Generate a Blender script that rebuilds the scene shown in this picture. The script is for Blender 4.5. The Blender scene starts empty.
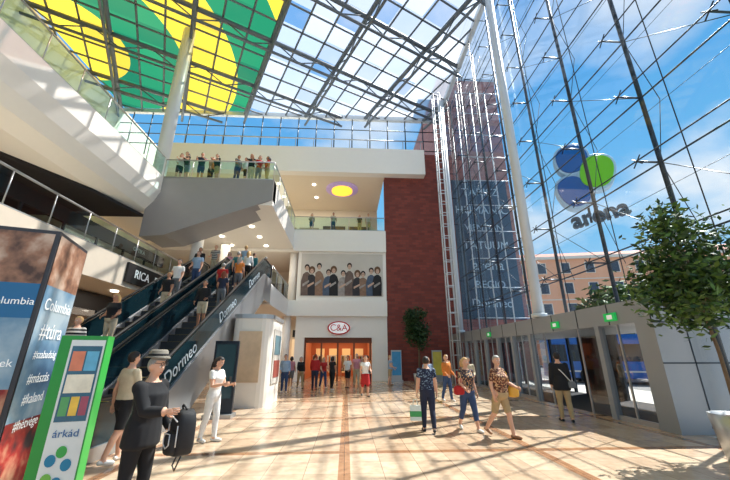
import bpy, math, random
import numpy as np
from mathutils import Vector, Matrix
random.seed(7)
R=math.radians
scene=bpy.context.scene
scene.view_settings.view_transform='Standard'
V=Vector

# ------------------------------------------------------------------ materials
def lin(c):
    c=c/255.0
    return c/12.92 if c<=.04045 else ((c+.055)/1.055)**2.4
def C(r,g,b): return (lin(r),lin(g),lin(b),1)
def nodes(name):
    m=bpy.data.materials.new(name); m.use_nodes=True
    nt=m.node_tree; nt.nodes.clear()
    out=nt.nodes.new('ShaderNodeOutputMaterial')
    return m,nt,out
def mixrgb(nt,fac,a,b,mode='MIX'):
    n=nt.nodes.new('ShaderNodeMixRGB'); n.blend_type=mode
    for i,x in enumerate((fac,a,b)):
        if isinstance(x,(int,float,tuple)): n.inputs[i].default_value=x
        else: nt.links.new(x,n.inputs[i])
    return n.outputs[0]
def math_(nt,op,a,b=0.0,c=None):
    n=nt.nodes.new('ShaderNodeMath'); n.operation=op
    for i,x in enumerate((a,b,c)):
        if x is None: continue
        if isinstance(x,(int,float)): n.inputs[i].default_value=x
        else: nt.links.new(x,n.inputs[i])
    return n.outputs[0]
_mc={}
def M(name,col,rough=.6,metal=0,var=.08,scale=5,emit=0,bump=0,ecol=None,spec=.5):
    if name in _mc: return _mc[name]
    m,nt,out=nodes(name)
    b=nt.nodes.new('ShaderNodeBsdfPrincipled')
    tc=nt.nodes.new('ShaderNodeTexCoord'); no=nt.nodes.new('ShaderNodeTexNoise')
    no.inputs['Scale'].default_value=scale; no.inputs['Detail'].default_value=4
    nt.links.new(tc.outputs['Object'],no.inputs['Vector'])
    lo=tuple(max(0,c*(1-var)) for c in col[:3])+(1,); hi=tuple(min(1,c*(1+var)) for c in col[:3])+(1,)
    nt.links.new(mixrgb(nt,no.outputs[0],lo,hi),b.inputs['Base Color'])
    b.inputs['Roughness'].default_value=rough; b.inputs['Metallic'].default_value=metal
    b.inputs['Specular IOR Level'].default_value=spec
    if emit:
        b.inputs['Emission Color'].default_value=ecol or col; b.inputs['Emission Strength'].default_value=emit
    if bump:
        bp=nt.nodes.new('ShaderNodeBump'); bp.inputs['Strength'].default_value=bump
        nt.links.new(no.outputs[0],bp.inputs['Height']); nt.links.new(bp.outputs[0],b.inputs['Normal'])
    nt.links.new(b.outputs[0],out.inputs[0]); _mc[name]=m
    return m
def glass(name,tint,refl=.5,base=.03,dirt=0.0):
    m,nt,out=nodes(name)
    t=nt.nodes.new('ShaderNodeBsdfTransparent'); t.inputs[0].default_value=tint
    g=nt.nodes.new('ShaderNodeBsdfGlossy'); g.inputs['Roughness'].default_value=.03
    lw=nt.nodes.new('ShaderNodeLayerWeight'); lw.inputs[0].default_value=.5
    p=math_(nt,'POWER',lw.outputs['Facing'],3.0)
    f=math_(nt,'MULTIPLY_ADD',p,refl,base)
    mx=nt.nodes.new('ShaderNodeMixShader')
    nt.links.new(f,mx.inputs[0]); nt.links.new(t.outputs[0],mx.inputs[1]); nt.links.new(g.outputs[0],mx.inputs[2])
    nt.links.new(mx.outputs[0],out.inputs[0])
    return m
def pattern_mat(name,c1,c2,scale=30,c3=None):
    m,nt,out=nodes(name)
    b=nt.nodes.new('ShaderNodeBsdfPrincipled'); b.inputs['Roughness'].default_value=.8
    tc=nt.nodes.new('ShaderNodeTexCoord'); vo=nt.nodes.new('ShaderNodeTexVoronoi'); vo.inputs['Scale'].default_value=scale
    nt.links.new(tc.outputs['Object'],vo.inputs['Vector'])
    r=nt.nodes.new('ShaderNodeValToRGB'); r.color_ramp.interpolation='CONSTANT'
    r.color_ramp.elements[0].color=c1; r.color_ramp.elements[1].position=.5; r.color_ramp.elements[1].color=c2
    if c3:
        e=r.color_ramp.elements.new(.75); e.color=c3
    sep=nt.nodes.new('ShaderNodeSeparateColor'); nt.links.new(vo.outputs['Color'],sep.inputs[0])
    nt.links.new(sep.outputs[0],r.inputs[0]); nt.links.new(r.outputs[0],b.inputs['Base Color'])
    nt.links.new(b.outputs[0],out.inputs[0]); return m
def stripe_mat(name,c1,c2,period=.09):
    m,nt,out=nodes(name)
    b=nt.nodes.new('ShaderNodeBsdfPrincipled'); b.inputs['Roughness'].default_value=.8
    tc=nt.nodes.new('ShaderNodeTexCoord'); s=nt.nodes.new('ShaderNodeSeparateXYZ'); nt.links.new(tc.outputs['Object'],s.inputs[0])
    f=math_(nt,'GREATER_THAN',math_(nt,'FRACT',math_(nt,'DIVIDE',s.outputs[2],period)),.5)
    nt.links.new(mixrgb(nt,f,c1,c2),b.inputs['Base Color']); nt.links.new(b.outputs[0],out.inputs[0]); return m

white=M('white_plaster',C(243,238,229),.7,var=.02)
cream=M('cream_plaster',C(232,219,198),.7,var=.04)
grey_clad=M('grey_cladding',C(150,148,150),.45,metal=.2,var=.05,scale=2)
metal=M('brushed_metal',C(180,182,184),.35,metal=.7,var=.05)
pav_metal=M('pavilion_metal',C(150,154,160),.45,metal=.2,var=.05,scale=1.5)
white_steel=M('white_steel',C(205,210,214),.4,metal=.1,var=.03)
roof_steel=M('roof_steel',C(104,112,120),.5,metal=.2,var=.05)
dark_steel=M('dark_steel',C(44,52,62),.4,metal=.5)
black=M('black_rubber',C(18,18,20),.5)
dark=M('dark_panel',C(28,26,28),.6)
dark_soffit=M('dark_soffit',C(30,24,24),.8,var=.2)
leaf_m=M('leaf_green',C(78,108,40),.55,var=.5,scale=3)
leaf_d=M('leaf_dark',C(36,64,26),.6,var=.5,scale=3)
bark=M('bark',C(104,86,66),.9,var=.3,scale=20,bump=.4)
wall_glass=glass('facade_glass',(.9,.96,1,1),.34,.025)
bal_glass=glass('balustrade_glass',(.60,.84,.82,1),.6,.08)
shop_glass=glass('shop_glass',(.78,.84,.88,1),.6,.08)
teal_glass=M('dark_teal_glass',C(20,44,52),.12,var=.1)
warm_emit=M('warm_lamp',C(255,214,150),.5,emit=6)
white_emit=M('white_lamp',C(255,246,230),.5,emit=5)
red=M('sign_red',C(200,20,28),.5)
text_w=M('lettering_white',C(240,242,242),.5,emit=.25)
text_d=M('lettering_pale',C(190,204,212),.5)

def tile_floor():
    m,nt,out=nodes('stone_tiles')
    b=nt.nodes.new('ShaderNodeBsdfPrincipled')
    tc=nt.nodes.new('ShaderNodeTexCoord')
    def brick(sc,c1,c2,mo,msz,w,h,off=0):
        n=nt.nodes.new('ShaderNodeTexBrick'); n.offset=off; n.squash=1
        n.inputs['Color1'].default_value=c1; n.inputs['Color2'].default_value=c2; n.inputs['Mortar'].default_value=mo
        n.inputs['Scale'].default_value=sc; n.inputs['Mortar Size'].default_value=msz
        n.inputs['Brick Width'].default_value=w; n.inputs['Row Height'].default_value=h; n.inputs['Mortar Smooth'].default_value=.1
        nt.links.new(tc.outputs['Object'],n.inputs['Vector']); return n
    a=brick(1,C(206,184,158),C(180,156,132),C(148,124,104),.006,.6,.6)
    c=brick(1,C(255,255,255),C(238,228,218),C(204,172,150),.10,3.6,3.6)
    no=nt.nodes.new('ShaderNodeTexNoise'); no.inputs['Scale'].default_value=7; no.inputs['Detail'].default_value=9
    nt.links.new(tc.outputs['Object'],no.inputs['Vector'])
    x=mixrgb(nt,1.0,a.outputs[0],c.outputs[0],'MULTIPLY')
    y=mixrgb(nt,.6,x,no.outputs[0],'SOFT_LIGHT')
    nt.links.new(y,b.inputs['Base Color'])
    n2=nt.nodes.new('ShaderNodeTexNoise'); n2.inputs['Scale'].default_value=2.5; nt.links.new(tc.outputs['Object'],n2.inputs['Vector'])
    nt.links.new(math_(nt,'MULTIPLY_ADD',n2.outputs[0],.16,.10),b.inputs['Roughness'])
    nt.links.new(b.outputs[0],out.inputs[0]); return m
def brick_mat(nm,c1,c2,c3):
    m,nt,out=nodes(nm)
    b=nt.nodes.new('ShaderNodeBsdfPrincipled')
    tc=nt.nodes.new('ShaderNodeTexCoord'); s=nt.nodes.new('ShaderNodeSeparateXYZ'); cb=nt.nodes.new('ShaderNodeCombineXYZ')
    nt.links.new(tc.outputs['Object'],s.inputs[0]); nt.links.new(math_(nt,'ADD',s.outputs[0],s.outputs[1]),cb.inputs[0]); nt.links.new(s.outputs[2],cb.inputs[1])
    n=nt.nodes.new('ShaderNodeTexBrick'); n.inputs['Scale'].default_value=1
    n.inputs['Color1'].default_value=c1; n.inputs['Color2'].default_value=c2; n.inputs['Mortar'].default_value=c3
    n.inputs['Brick Width'].default_value=.5; n.inputs['Row Height'].default_value=.2; n.inputs['Mortar Size'].default_value=.012
    nt.links.new(cb.outputs[0],n.inputs['Vector']); nt.links.new(n.outputs[0],b.inputs['Base Color']); b.inputs['Roughness'].default_value=.85
    nt.links.new(b.outputs[0],out.inputs[0]); return m
brick=brick_mat('red_brick',C(140,66,54),C(112,52,44),C(98,64,58))
brick_o=brick_mat('pale_brick',C(176,120,112),C(150,100,96),C(150,120,116))  # paler, pinker brick for the outer wing

# ------------------------------------------------------------------ mesh builder
class B:
    def __init__(s): s.v=[];s.f=[];s.m=[];s.s=[];s.mats=[]
    def mi(s,mat):
        if mat not in s.mats: s.mats.append(mat)
        return s.mats.index(mat)
    def add(s,vs,fs,mat,smooth=False):
        o=len(s.v); s.v+= [tuple(p) for p in vs]; k=s.mi(mat)
        for f in fs: s.f.append(tuple(i+o for i in f)); s.m.append(k); s.s.append(smooth)
    def box(s,x0,x1,y0,y1,z0,z1,mat):
        vs=[(x,y,z) for z in (z0,z1) for y in (y0,y1) for x in (x0,x1)]
        s.add(vs,[(0,2,3,1),(4,5,7,6),(0,1,5,4),(1,3,7,5),(3,2,6,7),(2,0,4,6)],mat)
    def quad(s,pts,mat): s.add(pts,[tuple(range(len(pts)))],mat)
    def prism(s,pts,axis,a0,a1,mat,smooth=False):
        n=len(pts)
        def mk(p,a):
            if axis=='x': return (a,p[0],p[1])
            if axis=='y': return (p[0],a,p[1])
            return (p[0],p[1],a)
        vs=[mk(p,a0) for p in pts]+[mk(p,a1) for p in pts]
        fs=[(i,(i+1)%n,n+(i+1)%n,n+i) for i in range(n)]
        s.add(vs,fs,mat,smooth)
        s.add(vs[:n],[tuple(range(n))[::-1]],mat); s.add(vs[n:],[tuple(range(n))],mat)
    def loft(s,rings,mat,smooth=True,caps=True):
        n=len(rings[0]); vs=[p for r in rings for p in r]; fs=[]
        for j in range(len(rings)-1):
            for i in range(n):
                a=j*n+i;b_=j*n+(i+1)%n
                fs.append((a,b_,b_+n,a+n))
        if caps:
            fs.append(tuple(range(n))[::-1]); fs.append(tuple(range((len(rings)-1)*n,len(rings)*n)))
        s.add(vs,fs,mat,smooth)
    def tube(s,p0,p1,r0,mat,r1=None,n=8,caps=True,smooth=True):
        s.path([p0,p1],[r0,r0 if r1 is None else r1],mat,n,caps)
    def path(s,pts,rs,mat,n=8,caps=True):
        pts=[V(p) for p in pts]
        if isinstance(rs,(int,float)): rs=[rs]*len(pts)
        rings=[]; u=None
        for i,p in enumerate(pts):
            a=pts[max(0,i-1)]; c=pts[min(len(pts)-1,i+1)]
            d=(c-a)
            if d.length<1e-9: d=V((0,0,1))
            d.normalize()
            if u is None:
                u=d.cross(V((0,0,1)));
                if u.length<.1: u=d.cross(V((0,1,0)))
            u=(u-d*u.dot(d)); u.normalize(); w=d.cross(u)
            rings.append([p+(u*math.cos(t)+w*math.sin(t))*rs[i] for t in [2*math.pi*k/n for k in range(n)]])
        s.loft(rings,mat,True,caps)
    def ell(s,c,r,mat,n=12,m=8,mat3=None):
        rings=[]; c=V(c)
        for j in range(1,m):
            a=math.pi*j/m-math.pi/2
            rg=[]
            for k in range(n):
                t=2*math.pi*k/n
                p=V((math.cos(a)*math.cos(t)*r[0],math.cos(a)*math.sin(t)*r[1],math.sin(a)*r[2]))
                if mat3: p=mat3@p
                rg.append(c+p)
            rings.append(rg)
        vs=[p for q in rings for p in q]; lo=V((0,0,-r[2])); hi=V((0,0,r[2]))
        if mat3: lo=mat3@lo; hi=mat3@hi
        L=len(rings); vs+= [c+lo,c+hi]; fs=[]
        for j in range(L-1):
            for k in range(n): fs.append((j*n+k,j*n+(k+1)%n,(j+1)*n+(k+1)%n,(j+1)*n+k))
        for k in range(n):
            fs.append((L*n,(k+1)%n,k)); fs.append((L*n+1,(L-1)*n+k,(L-1)*n+(k+1)%n))
        s.add(vs,fs,mat,True)
    def obj(s,name,parent=None,loc=None,rot=None):
        me=bpy.data.meshes.new(name); me.from_pydata(s.v,[],s.f)
        for m in s.mats: me.materials.append(m)
        me.polygons.foreach_set('material_index',s.m); me.polygons.foreach_set('use_smooth',s.s); me.update()
        o=bpy.data.objects.new(name,me); scene.collection.objects.link(o)
        if parent: o.parent=parent
        if loc: o.location=loc
        if rot: o.rotation_euler=rot
        return o
def text(name,body,size,loc,xd,up,mat,parent=None,ext=.01,align='CENTER',sx=1,bold=0):
    c=bpy.data.curves.new(name,'FONT'); c.body=body; c.size=size; c.extrude=ext; c.align_x=align; c.align_y='CENTER'; c.offset=bold
    c.materials.append(mat); o=bpy.data.objects.new(name,c); scene.collection.objects.link(o)
    x=V(xd).normalized(); y=V(up).normalized(); y=(y-x*y.dot(x)).normalized(); z=x.cross(y)
    mt=Matrix((x,y,z)).transposed().to_4x4(); mt.translation=V(loc)
    o.parent=parent
    o.matrix_basis=mt@Matrix.Diagonal((sx,1,1,1))
    return o

# ------------------------------------------------------------------ people
SK=[M('skin_fair',C(214,164,136),.6),M('skin_tan',C(184,130,100),.6)]
HAIR={'dark':M('hair_dark',C(34,24,20),.6,var=.3,scale=40),'brown':M('hair_brown',C(84,54,34),.6,var=.3,scale=40),
 'blond':M('hair_blond',C(190,150,96),.6,var=.2,scale=40),'grey':M('hair_grey',C(150,146,140),.6,var=.2,scale=40),'red':M('hair_auburn',C(120,60,34),.6,var=.2,scale=40)}
eyew=M('eye_white',C(235,232,228),.3); eyed=M('eye_iris',C(40,28,22),.3); lip=M('lips',C(166,84,78),.5)
shoe_b=M('shoe_black',C(28,26,26),.6); shoe_w=M('shoe_white',C(225,222,216),.6); shoe_n=M('shoe_tan',C(150,110,78),.6)
tmpm=M('tmp_body',(.5,.5,.5,1))
def remesh(b,vox):
    o=b.obj('tmp_body_mesh')
    md=o.modifiers.new('r','REMESH'); md.mode='VOXEL'; md.voxel_size=vox
    sm=o.modifiers.new('s','SMOOTH'); sm.factor=.5; sm.iterations=2
    dg=bpy.context.evaluated_depsgraph_get(); ev=o.evaluated_get(dg)
    me=bpy.data.meshes.new_from_object(ev)
    n=len(me.vertices); co=np.empty(n*3); me.vertices.foreach_get('co',co); co=co.reshape(-1,3)
    nr=np.empty(n*3); me.vertices.foreach_get('normal',nr); nr=nr.reshape(-1,3)
    polys=[tuple(p.vertices) for p in me.polygons]
    old=o.data; bpy.data.objects.remove(o); bpy.data.meshes.remove(old); bpy.data.meshes.remove(me)
    return co,nr,polys
def person(name,loc,head=0,H=1.72,sex='m',top=None,bot=None,skin=0,hair='dark',shoe=None,sleeve=.6,leg=2.0,
           legs=((3,4),(-3,4)),arms=((4,8,12,0),(4,8,12,0)),lean=2,turn=0,nod=0,hairlen=0,vox=.02,skirt=None,fat=1.0,jacket=False):
    sk=SK[skin]; hr=HAIR[hair]; shoe=shoe or shoe_b
    b=B(); segs=[]   # (label,p0,p1,r,key)
    ln=R(lean)
    def T(p):
        p=V(p); z=p.z-.92; y=p.y
        return V((p.x,y*math.cos(ln)+z*math.sin(ln),.92+z*math.cos(ln)-y*math.sin(ln)))
    f=fat
    if sex=='m': prof=[(.80,.06,.06,0),(.86,.135,.105,0),(.94,.165,.118,0),(1.06,.15,.108,.005),(1.20,.165,.118,.005),(1.33,.185,.125,.0),(1.41,.17,.10,-.005),(1.46,.10,.075,-.008),(1.50,.06,.058,-.005)]
    else: prof=[(.80,.06,.06,0),(.86,.145,.11,0),(.93,.172,.122,0),(1.06,.128,.098,.005),(1.18,.138,.11,.012),(1.29,.158,.132,.022),(1.38,.155,.10,0),(1.44,.09,.07,-.008),(1.50,.052,.05,-.005)]
    rings=[]
    for z,rx,ry,yo in prof:
        k=f if .85<z<1.35 else 1
        rings.append([T((math.cos(t)*rx*k,yo+math.sin(t)*ry*k+(.02*(k-1)/.1 if k>1 else 0),z)) for t in [2*math.pi*i/16 for i in range(16)]])
    b.loft(rings,tmpm); segs.append(('torso',T((0,0,.92)),T((0,0,1.36)),.14))
    b.path([T((0,-.01,1.44)),T((0,.0,1.58))],[.058,.05],tmpm,10); segs.append(('neck',T((0,-.005,1.475)),T((0,0,1.55)),.05))
    if jacket:
        rg=[]
        for z,rx in ((1.12,.15),(1.0,.185),(.9,.195),(.80,.20),(.785,.17)):
            rg.append([T((math.cos(t)*rx*f*.95,math.sin(t)*rx*.72*f+.005,z)) for t in [2*math.pi*i/16 for i in range(16)]])
        b.loft(rg,tmpm)
    soles=[]; fingers=[]
    sw=.175 if sex=='m' else .155
    ak=1.22 if jacket else 1
    for i,sx in ((0,-1),(1,1)):
        a,k=R(legs[i][0]),R(legs[i][1])
        hip=V((sx*.088,0,.90)); knee=hip+.42*V((sx*.02,math.sin(a),-math.cos(a))); an=knee+.40*V((sx*.01,math.sin(a-k),-math.cos(a-k)))
        calf=knee.lerp(an,.3)+V((0,-.012,0))
        b.path([hip,hip.lerp(knee,.3),knee,calf,an],[.088,.084*min(f,1.1),.060,.058,.040],tmpm,10)
        b.ell(hip,(.09,.095,.09),tmpm,10,6); b.ell(knee,(.058,.06,.06),tmpm,10,6)
        p=max(0,(k-a)-R(12))*.8; fd=V((sx*.18,math.cos(p),-math.sin(p))).normalized(); dn=V((0,-math.sin(p),-math.cos(p)))
        heel=an-fd*.05+dn*.045; toe=an+fd*.16+dn*.05; ball=an+fd*.10+dn*.045
        b.path([heel-fd*.02,heel,ball,toe,toe+fd*.025],[.022,.036,.04,.032,.016],tmpm,10); b.path([an,an+dn*.05+fd*.02],[.04,.042],tmpm,8)
        segs+= [('thigh%d'%i,hip,knee,.07),('shin%d'%i,knee,an,.048),('foot',heel,toe,.038)]
        soles.append(min(heel.z-.036,ball.z-.04,toe.z-.032))
        fl,ab,el,inw=arms[i]; fl=R(fl);ab=R(ab);el=R(el)
        sh=T((sx*sw,-.005,1.405)); ud=V((sx*math.sin(ab),math.sin(fl)*math.cos(ab),-math.cos(fl)*math.cos(ab)))
        elb=sh+ud*.285; fd2=V((sx*math.sin(ab)*.5-sx*inw,math.sin(fl+el),-math.cos(fl+el))).normalized(); wr=elb+fd2*.25
        b.path([T((sx*.08,-.005,1.40)),sh,sh.lerp(elb,.35),elb,elb.lerp(wr,.3),wr],[.05,.058*ak,.05*ak,.042*ak,.043*ak,.028*ak],tmpm,10)
        b.ell(sh,(.056*ak,.056*ak,.056*ak),tmpm,10,6)
        n=V((-sx,0,0)); n=(n-fd2*n.dot(fd2)).normalized(); w=fd2.cross(n)
        pe=wr+fd2*.085
        # palm
        rg=[]
        for t,rw in ((-.01,.027),(.03,.036),(.07,.04),(.09,.036)):
            rg.append([wr+fd2*t+w*math.cos(q)*rw+n*math.sin(q)*.018 for q in [2*math.pi*j/10 for j in range(10)]])
        b.loft(rg,tmpm)
        segs+= [('uarm%d'%i,sh,elb,.045),('farm%d'%i,elb,wr,.035),('hand',wr,pe,.03)]
        for o_,L in ((-.029,.062),(-.010,.078),(.010,.083),(.029,.074)):
            c1=R(22);c2=R(60); p0=pe-fd2*.012+w*o_; p1=p0+(fd2*math.cos(c1)+n*math.sin(c1))*L*.55; p2=p1+(fd2*math.cos(c2)+n*math.sin(c2))*L*.5
            fingers.append(([p0,p1,p2],[.0095,.0085,.006]))
        tw=w if w.y>0 else -w
        p0=wr+fd2*.025+tw*.03; p1=p0+(fd2*.7+tw*.6+n*.3).normalized()*.04; p2=p1+(fd2*.9+n*.4).normalized()*.03
        fingers.append(([p0,p1,p2],[.012,.0105,.007]))
    # head
    nk=T((0,.0,1.54)); HM=Matrix.Rotation(R(turn),3,'Z')@Matrix.Rotation(R(-nod)-ln*.3,3,'X')
    def Hd(p): return nk+HM@(V(p)-V((0,0,1.54)))
    b.ell(Hd((0,-.005,1.655)),(.076,.098,.098),tmpm,14,10,HM); b.ell(Hd((0,.022,1.59)),(.056,.068,.068),tmpm,12,8,HM)
    b.ell(Hd((0,.096,1.615)),(.014,.02,.024),tmpm,8,6,HM)
    for sx in (-1,1): b.ell(Hd((sx*.078,-.005,1.625)),(.012,.02,.032),tmpm,8,6,HM)
    segs.append(('head',Hd((0,0,1.60)),Hd((0,-.005,1.66)),.08))
    if hairlen:
        e=Hd((0,-.10,1.62-hairlen)); b.path([Hd((0,-.05,1.67)),Hd((0,-.09,1.58)),e],[.075,.075,.05],tmpm,12)
        for sx in (-1,1): b.path([Hd((sx*.06,-.03,1.67)),Hd((sx*.082,-.03,1.58)),Hd((sx*.08,-.03,1.62-hairlen*.8))],[.03,.032,.02],tmpm,8)
        segs.append(('hair',Hd((0,-.10,1.56)),e,.06))
    co,nr,polys=remesh(b,vox)
    # labels per vertex
    D=[]
    for lb,p0,p1,r in segs:
        p0=np.array(p0);d=np.array(p1)-p0; t=np.clip(((co-p0)@d)/(d@d+1e-9),0,1)
        D.append(np.linalg.norm(co-(p0+t[:,None]*d),axis=1)-r)
    D=np.array(D); am=D.argmin(0); lab=[segs[i][0] for i in am]
    hinv=HM.transposed()
    def cls(i):
        l=lab[i]; p=V(co[i]); sg=segs[am[i]]
        if jacket and .775<p.z<1.1 and (l=='torso' or l.startswith('thigh')) : return 1
        if l=='torso':
            q=p-V((0,0,.92)); zz=.92+q.z*math.cos(ln)+q.y*math.sin(ln)
            if sx_dress: return 1 if zz<1.44 else 0
            return 1 if .97<zz<1.455 else (2 if zz<=.97 else 0)
        if l=='neck': return 0 if (p-T((0,0,1.44))).z>.02 else 1
        if l.startswith('uarm') or l.startswith('farm'):
            d=sg[2]-sg[1]; t=(p-sg[1]).dot(d)/d.length_squared; t=max(0,min(1,t))+(1 if l[0]=='f' else 0)
            return 1 if t<sleeve else 0
        if l.startswith('thigh') or l.startswith('shin'):
            d=sg[2]-sg[1]; t=(p-sg[1]).dot(d)/d.length_squared; t=max(0,min(1,t))+(1 if l[0]=='s' else 0)
            return 2 if t<leg else 0
        if l=='foot': return 3
        if l=='hair': return 4
        if l=='head':
            q=hinv@(p-nk); y=q.y;z=q.z+1.54
            if hairlen and y<-.0 and z<1.7: return 4
            if z>1.70 and y>.03: return 4
            if y<=.03 and z>1.655+ (y*.3): return 4
            if y<-.02 and z>1.575: return 4
            return 0
        return 0
    sx_dress=(skirt=='dress')
    cl=[cls(i) for i in range(len(co))]
    infl=np.array([{0:0,1:.015,2:.011,3:.002,4:.012}[c] for c in cl])
    co2=co+nr*infl[:,None]
    zmin=min(soles); s=H/1.75
    fb=B(); ms=[sk,top,top if sx_dress else bot,shoe,hr]
    for m_ in ms: fb.mi(m_)
    idx=[fb.mi(m_) for m_ in ms]
    base=len(fb.v); fb.v+= [tuple(p) for p in co2]
    for p in polys:
        c=[cl[i] for i in p]; k=max(set(c),key=c.count); fb.f.append(p); fb.m.append(idx[k]); fb.s.append(True)
    for pts,rs in fingers: fb.path(pts,rs,sk,6)
    for sx in (-1,1):
        fb.ell(Hd((sx*.03,.083,1.637)),(.014,.010,.008),eyew,8,6,HM); fb.ell(Hd((sx*.03,.090,1.637)),(.0065,.006,.0065),eyed,6,5,HM)
        fb.ell(Hd((sx*.031,.090,1.657)),(.02,.006,.004),hr,6,4,HM)
    fb.ell(Hd((0,.087,1.578)),(.022,.008,.007),lip,8,5,HM)
    if skirt:
        z1=.55 if skirt=='dress' else skirt
        rg=[]
        for z,rx in ((1.0,.15),(.93,.19),(.8,.20),(z1,.235)):
            rg.append([V((math.cos(t)*rx,math.sin(t)*rx*.8,z)) for t in [2*math.pi*i/20 for i in range(20)]])
        fb.loft(rg,top if sx_dress else bot,True,False)
    fb.v=[((x)*s,y*s,(z-zmin)*s) for x,y,z in fb.v]
    o=fb.obj(name); o.location=loc; o.rotation_euler=(0,0,R(180+head))
    return o
# heading: 0 toward camera(-Y), 90 toward +X, 180 away
FAB={}
def fab(n,*c):
    if n not in FAB: FAB[n]=M('cloth_'+n,C(*c),.85,var=.18,scale=14)
    return FAB[n]
navy=fab('navy',34,40,62); blk=fab('black',22,22,26); khaki=fab('khaki',176,150,110); wht=fab('white',224,222,218); jeans=fab('denim',52,74,112)
redc=fab('red',176,34,34); lblue=fab('light_blue',140,164,190); grey=fab('grey',110,112,116); teal=fab('teal',40,110,116); orange=fab('orange',206,120,50); pink=fab('pink',206,140,150); green=fab('green',70,110,70); beige=fab('beige',200,184,156)
floral=pattern_mat('floral_brown',C(120,70,50),C(200,160,120),45,C(60,34,30))
navyp=pattern_mat('navy_pattern',C(26,34,60),C(34,44,74),40,C(120,140,160))
multi=pattern_mat('multi_pattern',C(40,50,60),C(190,150,110),40,C(90,60,60))
stripes=stripe_mat('striped_jersey',C(30,30,38),C(190,186,180))

def child(b,name,par): return b.obj(name,parent=par)
def bag(b,c,w,d,h,m1):
    n=20;rg=[]
    for t,k in ((0,.55),(.05,.85),(.2,1),(.7,.98),(.9,.8),(1,.4)):
        rg.append([V((c[0]+math.copysign(abs(math.cos(q))**.5,math.cos(q))*w*k/2,c[1]+math.copysign(abs(math.sin(q))**.5,math.sin(q))*d*(.7+.3*k)/2,c[2]+t*h)) for q in [2*math.pi*j/n for j in range(n)]])
    b.loft(rg,m1)
# hat man with backpack
p=person('man',(-2.25,4.4,0),head=76,H=1.68,top=blk,bot=blk,sleeve=1.95,hair='grey',vox=.013,legs=((6,6),(-4,6)),arms=((6,8,30,.05),(30,4,62,.12)),turn=0,nod=6,shoe=shoe_b,fat=1.12,jacket=True)
hb=B(); hm=M('cap_grey_felt',C(118,112,102),.9,var=.15,scale=30)
s_=1.68/1.75; zc=1.695*s_+.05
def hring(r,z): return [V((math.cos(t)*r*.92,.03+math.sin(t)*r*1.12,z-(math.sin(t)*.012 if r>.12 else 0))) for t in [2*math.pi*i/20 for i in range(20)]]
hb.loft([hring(r,z) for r,z in ((.126,zc-.012),(.128,zc),(.102,zc+.012),(.095,zc+.06),(.078,zc+.082),(.03,zc+.08))],hm)
hb.loft([hring(r,z) for r,z in ((.105,zc+.012),(.102,zc+.035))],blk)
child(hb,'hat',p)
gb=B()
for sx in (-1,1):
    gb.path([V((sx*.033+math.cos(t)*.022,.135,1.60+math.sin(t)*.018)) for t in [2*math.pi*i/12 for i in range(13)]],.003,black,5)
    gb.tube((sx*.055,.132,1.602),(sx*.08,.02,1.61),.003,black,n=5)
child(gb,'glasses',p)
bb=B(); bpm=M('backpack_nylon',C(24,24,28),.7,var=.2); wl=M('backpack_piping',C(215,215,215),.6)
bag(bb,(.0,.0,.0),.30,.2,.44,bpm); bag(bb,(.0,.11,.02),.22,.08,.22,bpm)
bb.path([(0,.155,.08),(-.07,.155,.12),(-.07,.155,.22),(.07,.155,.22),(.07,.155,.12),(0,.155,.08)],.006,wl,5)
bb.path([(-.10,.11,.34),(0,.12,.38),(.10,.11,.34)],.008,wl,5); bb.path([(-.11,.102,.3),(-.11,.10,.1)],.007,wl,5); bb.path([(.11,.102,.3),(.11,.10,.1)],.007,wl,5)
bb.path([(-.05,0,.43),(-.04,.02,.47),(0,.03,.49),(.04,.02,.47),(.05,0,.43)],.011,black,6)
bb.path([(.09,-.1,.1),(.2,-.08,-.02),(.27,-.06,-.16),(.2,-.06,-.2),(.09,-.1,.06)],.009,black,6)
o=child(bb,'backpack',p); o.location=(-.04,.47,.68); o.rotation_euler=(0,0,R(-120))
# woman in white
p=person('woman',(-2.8,8.1,0),head=70,H=1.66,sex='f',top=wht,bot=wht,sleeve=.5,hair='dark',hairlen=.24,vox=.015,legs=((8,8),(-6,8)),arms=((20,6,75,.25),(15,8,85,.2)),nod=18,shoe=shoe_w)
pb=B(); pb.box(-.04,.04,.36,.372,1.12,1.26,black); child(pb,'mobile_phone',p)
p=person('man',(-3.85,6.75,0),head=150,H=1.76,top=beige,bot=blk,leg=.95,hair='dark',legs=((14,10),(-8,14)),arms=((-14,8,16,0),(14,8,24,0)),vox=.015,shoe=shoe_w)
# centre walkers
p=person('man',(1.95,8.8,0),head=175,H=1.66,top=navyp,bot=navy,hair='dark',legs=((10,8),(-8,14)),arms=((4,10,10,0),(-4,9,12,0)),vox=.015,fat=1.15)
sb=B(); bagm=M('shopping_bag_paper',C(226,232,222),.6); bagg=M('bag_green_band',C(70,160,90),.6)
def shopbag(sb,x,y,z,m1,m2):
    w,d,h=.26,.12,.32
    sb.loft([[(x-w/2,y-d/2,z),(x+w/2,y-d/2,z),(x+w/2,y+d/2,z),(x-w/2,y+d/2,z)],[(x-w/2*.97,y-d/2,z+h),(x+w/2*.97,y-d/2,z+h),(x+w/2*.97,y+d/2,z+h),(x-w/2*.97,y+d/2,z+h)]],m1,False)
    sb.box(x-w/2-.003,x+w/2+.003,y-d/2-.003,y+d/2+.003,z+.08,z+.2,m2)
    for yy in (-d/2,d/2): sb.path([(x-.06,y+yy,z+h),(x-.03,y+yy*.5,z+h+.13),(x+.03,y+yy*.5,z+h+.13),(x+.06,y+yy,z+h)],.006,m1,5)
shopbag(sb,-.29,.06,.24,bagm,bagg); child(sb,'shopping_bag',p)
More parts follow.
